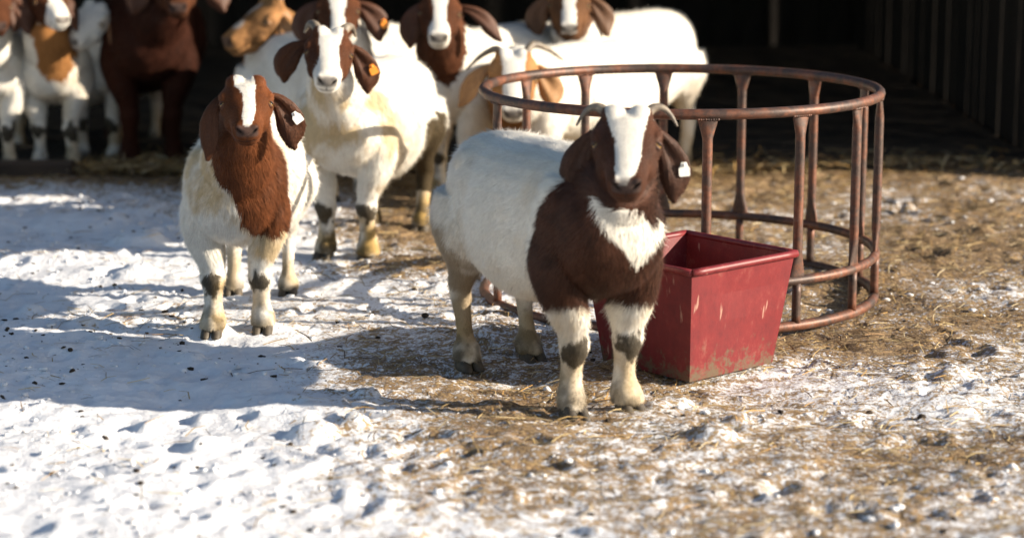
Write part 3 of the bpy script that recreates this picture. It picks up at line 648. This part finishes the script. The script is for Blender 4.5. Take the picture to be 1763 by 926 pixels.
TRUE = lambda lp: np.ones(len(lp), bool)
def dy(a, b=-9): return lambda lp: (lp[:, 1] < a) & (lp[:, 1] > b)
goats = [
 dict(label='small brown-headed goat with white ear tag walking up front at left', x=410, fy=572, yaw=-1, k=.94, hk=.93, eye=(424, 169, 7.27), hp=25, vox=.0055, fur=240000, seed=11, stain=.8, step=.03,
      head=BROWN['red'], earc=BROWN['mid'], brown=BROWN['red'], fat=.97,
      blaze=[(-.06, .0, -.01), (-.03, .020, -.010), (.0, .036, -.007), (.035, .036, -.002), (.06, .027, .005), (.085, .020, .009), (.14, .020, .009), (.2, .021, .005), (.225, .014, 0), (.232, 0, 0)], bz_v=-.04,
      patch=[([(350, 120), (510, 120), (505, 240), (500, 270), (510, 320), (512, 355), (500, 390), (470, 404), (440, 402), (418, 390), (413, 360), (395, 330), (375, 305), (366, 280), (366, 255), (345, 240)], dy(.12), BROWN['red'])],
      earL=dict(ang=[35, 72, 86, 86, 75], twist=35, W=.042, L=.235, back=-.55), earR=dict(ang=[28, 62, 80, 86, 40], twist=4, W=.052, L=.21, tag='white', tagpos=(7, 2), tagrot=-20)),
 dict(label='white goat with brown head patches and orange ear tag behind the small brown-headed goat', x=598, fy=441, yaw=-14, k=1.05, hk=1.0, eye=(567, 84, 8.62), hp=32, hr=5, vox=.0065, fur=160000, seed=23, stain=.75, darkrear=True, legdirt=1.0, patch=[([(668, 275), (700, 255), (735, 205), (765, 185), (770, 320), (745, 335), (715, 325), (695, 292)], dy(9, .33), MUD * 1.3)],
      head=BROWN['mid'], earc=BROWN['mid'],
      blaze=[(-.06, .05), (.0, .050), (.04, .045), (.08, .036), (.12, .034), (.17, .045), (.19, .07), (.3, .09)], bz_v=-.2,
      earL=dict(ang=[20, 45, 66, 92, 80], twist=15, W=.050, L=.185), earR=dict(ang=[40, 62, 76, 92, 70], twist=5, W=.050, L=.19, tag='orange', tagpos=(8, 2), tagrot=-10),
      horn=[(-.02, .044, .004), (-.045, .062, .016), (-.065, .084, .004), (-.06, .100, -.035)], horn_r=.024),
 dict(label='large horned goat with dark brown neck and white back in front at right', x=1030, fy=712, yaw=26, k=1.045, hk=1.06, eye=(1079, 237, 6.32), hp=31, hr=0, vox=.0055, fur=270000, seed=37, stain=.38, rear=.85, fat=1.0,
      head=(.075, .031, .018), earc=(.065, .029, .018), brown=BROWN['dark'], brown_y=.055, slant=.4, brown_z=.325,
      blaze=[(-.06, .060, .002), (.0, .058), (.05, .050), (.10, .036, .004), (.16, .030, .004), (.215, .026, -.002), (.235, .016, -.01), (.24, 0)], bz_v=-.05,
      patch2=[([(1020, 345), (1050, 335), (1080, 362), (1110, 368), (1122, 392), (1140, 372), (1136, 405), (1112, 440), (1100, 462), (1088, 440), (1060, 415), (1035, 385)], dy(.1), None)],
      earL=dict(ang=[48, 66, 78, 96, 88], twist=20, W=.048, L=.195), earR=dict(ang=[52, 70, 82, 96, 70], twist=12, W=.045, L=.195, tag='white', tagpos=(8, 2), tagrot=5),
      horn=[(-.012, .050, .002), (-.034, .070, .014), (-.040, .096, .012), (-.030, .120, -.006), (-.012, .138, -.030)], horn_r=.0155),
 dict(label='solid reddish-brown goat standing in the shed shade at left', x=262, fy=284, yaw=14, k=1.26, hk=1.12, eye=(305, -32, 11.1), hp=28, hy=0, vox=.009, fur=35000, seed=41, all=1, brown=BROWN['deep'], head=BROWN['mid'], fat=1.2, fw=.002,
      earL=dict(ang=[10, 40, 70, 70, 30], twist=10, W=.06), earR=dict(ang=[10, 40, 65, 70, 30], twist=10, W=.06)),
 dict(label='goat with tan chest patch and brown ears at the far left', x=98, fy=287, yaw=-8, k=1.0, hk=1.0, eye=(88, -4, 11.05), hp=26, hy=24, vox=.009, fur=32000, seed=43, head=BROWN['mid'], brown=BROWN['tan'], fw=.002,
      blaze=[(-.06, .03), (.05, .03), (.12, .032), (.17, .06), (.3, .09)], bz_v=-.1, stain=.3,
      patch=[([(50, 40), (140, 40), (130, 85), (128, 115), (112, 140), (82, 142), (68, 128), (60, 90)], dy(.1), (.33, .15, .05))],
      earL=dict(ang=[15, 50, 80, 80, 60], twist=10, W=.062), earR=dict(ang=[30, 60, 80, 80, 60], twist=30)),
 dict(label='white-faced goat peering out between the tan-chested and the solid brown goat', x=170, fy=276, yaw=-8, k=1.0, hk=.98, eye=(150, 30, 11.35), hp=34, hy=-38, hr=8, vox=.009, fur=28000, seed=47, head=(.72, .62, .5), earc=(.35, .18, .09), fw=.002,
      blaze=[(-.06, .08), (.3, .09)], bz_v=-.2, stain=.25,
      earL=dict(ang=[40, 70, 85, 85, 60], twist=40), earR=dict(ang=[40, 70, 80, 80, 60], twist=40)),
 dict(label='white-chested goat with brown head cut off by the left picture edge', x=-14, fy=292, yaw=10, k=1.05, hk=1.0, eye=(-12, 6, 10.9), hp=26, hy=10, vox=.009, fur=28000, seed=53, head=BROWN['mid'], fw=.002, stain=.15,
      earL=dict(ang=[15, 50, 80, 80, 60]), earR=dict(ang=[15, 45, 75, 85, 60], twist=10, W=.058)),
 dict(label='mottled tan goat with head turned sideways behind the white flank', x=480, fy=300, yaw=-58, k=1.0, hk=1.22, eye=(440, 27, 10.75), hp=24, hy=-62, vox=.009, fur=28000, seed=59, head=BROWN['tan'], brown=BROWN['tan'], mottle=1, brown_y=.1, fw=.002, stain=.5,
      earL=dict(ang=[40, 70, 85, 85, 60], twist=40), earR=dict(ang=[30, 60, 80, 70, 40], twist=50, W=.055),
      horn=[(0, .035, .012), (-.05, .045, .03), (-.10, .055, .02), (-.14, .06, -.02)]),
 dict(label='brown-headed goat with orange ear tag directly behind the orange-tagged white goat', x=596, fy=345, yaw=33, k=1.03, hk=1.04, eye=(582, 12, 10.05), hp=32, vox=.008, fur=41000, seed=61, head=BROWN['mid'], fw=.0018, stain=.12,
      blaze=[(-.06, .03), (.0, .036), (.06, .036), (.12, .028), (.19, .03), (.3, .04)], bz_v=-.06,
      earL=dict(ang=[25, 60, 85, 95, 70], twist=15, W=.055), earR=dict(ang=[20, 50, 72, 80, 40], twist=10, W=.055, tag='orange', tagpos=(9, 2))),
 dict(label='goat with brown neck and one ear flung out, right of the orange-tagged pair', x=782, fy=342, yaw=-42, k=1.08, hk=1.04, eye=(757, 16, 10.1), hp=32, hr=2, vox=.008, fur=44000, seed=67, head=BROWN['mid'], fw=.0018, stain=.25, legdirt=.9,
      blaze=[(-.06, .03), (.0, .034), (.06, .032), (.12, .028), (.16, .03), (.19, .045), (.3, .05)], bz_v=-.12,
      patch=[([(690, 0), (800, 0), (800, 110), (790, 140), (775, 152), (758, 145), (740, 120), (690, 70)], dy(.15), BROWN['mid'])],
      earL=dict(ang=[40, 72, 88, 92, 70], twist=20, W=.050), earR=dict(ang=[5, 30, 55, 45, 25], twist=25, W=.036, L=.25),
      horn=[(0, .035, .012), (-.04, .05, .03), (-.08, .06, .0), (-.1, .066, -.05)]),
 dict(label='tan-eared goat with long swept horns looking down behind the hay ring', x=905, fy=358, yaw=-44, k=1.0, hk=1.16, eye=(884, 128, 9.70), hp=46, vox=.008, fur=41000, seed=71, head=BROWN['tan'], earc=(.34, .18, .075), brown=(.30, .14, .05), fw=.0018, stain=.2,
      blaze=[(-.06, .050), (.0, .050), (.06, .043), (.12, .035), (.18, .042), (.3, .05)], bz_v=-.12,
      patch=[([(820, 165), (900, 165), (905, 215), (880, 250), (850, 235), (835, 190)], dy(.1), (.30, .14, .05))],
      earL=dict(ang=[25, 50, 60, 60, 20], twist=40, W=.044), earR=dict(ang=[40, 62, 76, 84, 60], twist=10, W=.050, L=.18),
      hornL=[(0, .040, .008), (-.035, .065, .012), (-.03, .12, -.02), (.0, .18, -.07)],
      horn=[(0, .040, .012), (-.05, .075, .02), (-.06, .13, -.02), (-.05, .19, -.075)], horn_r=.019),
 dict(label='brown-headed goat with white back standing sideways at the rear right', x=1012, fy=322, yaw=-33, k=1.12, hk=1.05, eye=(980, 2, 10.55), hp=32, vox=.008, fur=41000, seed=73, head=(.13, .062, .03), fw=.0018, stain=.2, rear=.5,
      blaze=[(-.06, .03), (.0, .03), (.06, .03), (.12, .027), (.17, .032), (.3, .04)], bz_v=-.06,
      earL=dict(ang=[30, 62, 82, 90, 70], twist=15, W=.054), earR=dict(ang=[25, 58, 75, 70, 30], twist=10, W=.05)),
]
for g in goats: make_goat(g)

# ------------------------------------------------------------------ hay ring
def rust(name):
    m, t, b = new_mat(name); n1 = noise_node(t, 9, 6, 0.7); n2 = noise_node(t, 55, 5, 0.7)
    r1 = ramp(t, [(0.30, (0.040, 0.028, 0.024)), (0.46, (0.085, 0.050, 0.038)), (0.60, (0.19, 0.070, 0.036)), (0.72, (0.15, 0.12, 0.105))])
    t.links.new(n1.outputs[0], r1.inputs[0]); r2 = ramp(t, [(0.35, (0.6,) * 3), (0.65, (1.1,) * 3)]); t.links.new(n2.outputs[0], r2.inputs[0])
    mx = N(t, 'ShaderNodeMix', data_type='RGBA', blend_type='MULTIPLY'); mx.inputs[0].default_value = 1
    t.links.new(r1.outputs[0], mx.inputs[6]); t.links.new(r2.outputs[0], mx.inputs[7]); t.links.new(mx.outputs[2], b.inputs['Base Color'])
    b.inputs['Roughness'].default_value = 0.52; b.inputs['Metallic'].default_value = 0.25; bump(t, b, n2.outputs[0], 0.35, 0.002); return m
M_RUST = rust('rusty_painted_steel')
RC = P(1172, 150, 8.19)[:2]; RR, RZ = 0.728, 0.775
ring = empty('hay_ring', Matrix.Translation((RC[0], RC[1], 0))); Ri = Matrix.Translation((-RC[0], -RC[1], 0))
tag(ring, 'rusty round tubular hay feeder ring behind the large horned goat', 'hay feeder')
def ring_tube(z, r, tr):
    n = 72; a = np.linspace(0, 2 * math.pi, n, endpoint=False); V, Fc = [], []; m_ = 12
    for i in range(n):
        c = np.array([RC[0] + r * math.cos(a[i]), RC[1] + r * math.sin(a[i]), z]); o = np.array([math.cos(a[i]), math.sin(a[i]), 0])
        for j in range(m_):
            b_ = 2 * math.pi * j / m_; V.append(c + tr * (o * math.cos(b_) + np.array([0, 0, 1]) * math.sin(b_)))
    for i in range(n):
        for j in range(m_): Fc.append((i * m_ + j, ((i + 1) % n) * m_ + j, ((i + 1) % n) * m_ + (j + 1) % m_, i * m_ + (j + 1) % m_))
    return np.array(V), Fc
mesh_obj('top_rail', *ring_tube(RZ, RR, .0185), M_RUST, ring, Ri)
mesh_obj('lower_rail', *ring_tube(.185, RR, .0175), M_RUST, ring, Ri)
mesh_obj('base_rail', *ring_tube(.025, RR, .0185), M_RUST, ring, Ri)
for ang in (202, 141, 117, 91, 66, 40, 14, -12, -36, -60, -87):
    a_ = R(ang); o = np.array([math.cos(a_), math.sin(a_), 0]); tn = np.array([-math.sin(a_), math.cos(a_), 0]); c = np.array([RC[0], RC[1], 0]) + o * RR
    st = [(c + np.array([0, 0, z]), tn, o, wd, dp) for z, wd, dp in ((RZ - .012, .036, .009), (RZ - .035, .031, .011), (RZ - .075, .020, .015), (RZ - .12, .0175, .0165), (.33, .0175, .0165), (.27, .020, .015), (.225, .029, .011), (.197, .034, .009))]
    po = mesh_obj('pole', *loft(st, 12, 3), M_RUST, ring, Ri)
    wb = [ball(c + tn * q + np.array([0, 0, RZ - .016]) + o * sg * .008, (.0055 * random.uniform(.7, 1.4), .0055, .005 * random.uniform(.7, 1.4)), n=7, m=5) for q in np.linspace(-.034, .034, 9) for sg in (-1, 1)]
    mesh_obj('weld_bead', *join(wb), M_RUST, po, Ri)
    st = [(c + np.array([0, 0, z]), tn, o, .016, .0155) for z in (.175, .10, .035)]
    mesh_obj('pole', *loft(st, 12, 2), M_RUST, ring, Ri)

# ------------------------------------------------------------------ red feed trough
def redpaint():
    m, t, b = new_mat('scuffed_red_paint'); n1 = noise_node(t, 9, 10, 0.82, stretch=(1.6, 1.6, 1)); n2 = noise_node(t, 3, 4)
    r1 = ramp(t, [(0.35, (0.105, 0.006, 0.009)), (0.56, (0.165, 0.011, 0.013)), (0.64, (0.20, 0.05, 0.04)), (0.74, (0.30, 0.17, 0.12))])
    t.links.new(n1.outputs[0], r1.inputs[0]); t.links.new(r1.outputs[0], b.inputs['Base Color'])
    tc = N(t, 'ShaderNodeTexCoord'); sp_ = N(t, 'ShaderNodeSeparateXYZ'); t.links.new(tc.outputs['Object'], sp_.inputs[0])
    n4 = noise_node(t, 26, 8, 0.8); ad = N(t, 'ShaderNodeMath', operation='MULTIPLY_ADD'); ad.inputs[1].default_value = -1.5
    t.links.new(sp_.outputs[2], ad.inputs[0]); t.links.new(n4.outputs[0], ad.inputs[2])
    rm_ = ramp(t, [(0.40, (0, 0, 0)), (0.50, (1, 1, 1))]); t.links.new(ad.outputs[0], rm_.inputs[0])
    mx = N(t, 'ShaderNodeMix', data_type='RGBA'); t.links.new(rm_.outputs[0], mx.inputs[0]); t.links.new(r1.outputs[0], mx.inputs[6]); mx.inputs[7].default_value = (0.11, 0.075, 0.045, 1)
    n5 = noise_node(t, 5, 3, 0.5, stretch=(9, 9, 1.2)); r5 = ramp(t, [(0.66, (0, 0, 0)), (0.70, (1, 1, 1))]); t.links.new(n5.outputs[0], r5.inputs[0])
    mx2 = N(t, 'ShaderNodeMix', data_type='RGBA'); t.links.new(r5.outputs[0], mx2.inputs[0]); t.links.new(mx.outputs[2], mx2.inputs[6]); mx2.inputs[7].default_value = (0.32, 0.17, 0.13, 1)
    t.links.new(mx2.outputs[2], b.inputs['Base Color'])
    b.inputs['Roughness'].default_value = 0.48; bump(t, b, n1.outputs[0], 0.25, 0.004); return m
M_RED = redpaint()
TZ, TS = .375, .48; tcor = P(1006, 430, 7.10)[:2]; TA = R(42)
ta, tb = np.array([math.cos(TA), math.sin(TA)]), np.array([math.cos(TA - math.pi / 2), math.sin(TA - math.pi / 2)])
tc = tcor + (ta + tb) * TS / 2
trough = empty('feed_tub', Matrix.Translation((tc[0], tc[1], 0))); Ti = Matrix.Translation((-tc[0], -tc[1], 0))
tag(trough, 'scuffed red square steel feed tub behind the large horned goat at right', 'feed tub')
def tp(a, b_, z): return np.array([*(tc + ta * a + tb * b_), z])
h_, lo_, th = TS / 2, TS / 2 - .045, .007
cn = [(-1, -1), (1, -1), (1, 1), (-1, 1)]
for i in range(4):
    (a0, b0), (a1, b1) = cn[i], cn[(i + 1) % 4]; nseg = 10; PV, PF = [], []
    for lay in (0, th):
        for zi in range(5):
            f = zi / 4; e = lo_ + (h_ - lo_) * f - lay
            for k_ in range(nseg + 1):
                g_ = k_ / nseg; p = tp((a0 + (a1 - a0) * g_) * e, (b0 + (b1 - b0) * g_) * e, .012 + (TZ - .012) * f)
                dent = .006 * noise(p[None], 7, 90)[0] * math.sin(math.pi * g_) * math.sin(math.pi * f * .9)
                o_ = ta * ((a0 + a1) / 2) + tb * ((b0 + b1) / 2); p[:2] += o_ * dent; PV.append(p)
    m_ = nseg + 1
    for lay in (0, 1):
        for zi in range(4):
            for k_ in range(nseg):
                q = lay * 5 * m_ + zi * m_ + k_; PF.append((q, q + 1, q + 1 + m_, q + m_) if lay == 0 else (q, q + m_, q + 1 + m_, q + 1))
    for k_ in range(nseg):
        q = 4 * m_ + k_; PF.append((q, q + 1, q + 1 + 5 * m_, q + 5 * m_))
    mesh_obj('side_panel', PV, PF, M_RED, trough, Ti, False)
    r0, r1 = tp(a0 * (h_ + .004), b0 * (h_ + .004), TZ), tp(a1 * (h_ + .004), b1 * (h_ + .004), TZ)
    mesh_obj('rolled_rim', *tube([r0 + (r1 - r0) * q for q in (0, .25, .5, .75, 1)], .0125, 10, 2), M_RED, trough, Ti)
FV_ = np.array([tp(a * (lo_ + .012), b_ * (lo_ + .012), z) for z in (.13, .138) for a, b_ in cn])
mesh_obj('floor_pan', FV_, [(0, 1, 2, 3), (7, 6, 5, 4), (0, 4, 5, 1), (1, 5, 6, 2), (2, 6, 7, 3), (3, 7, 4, 0)], M_RED, trough, Ti, False)
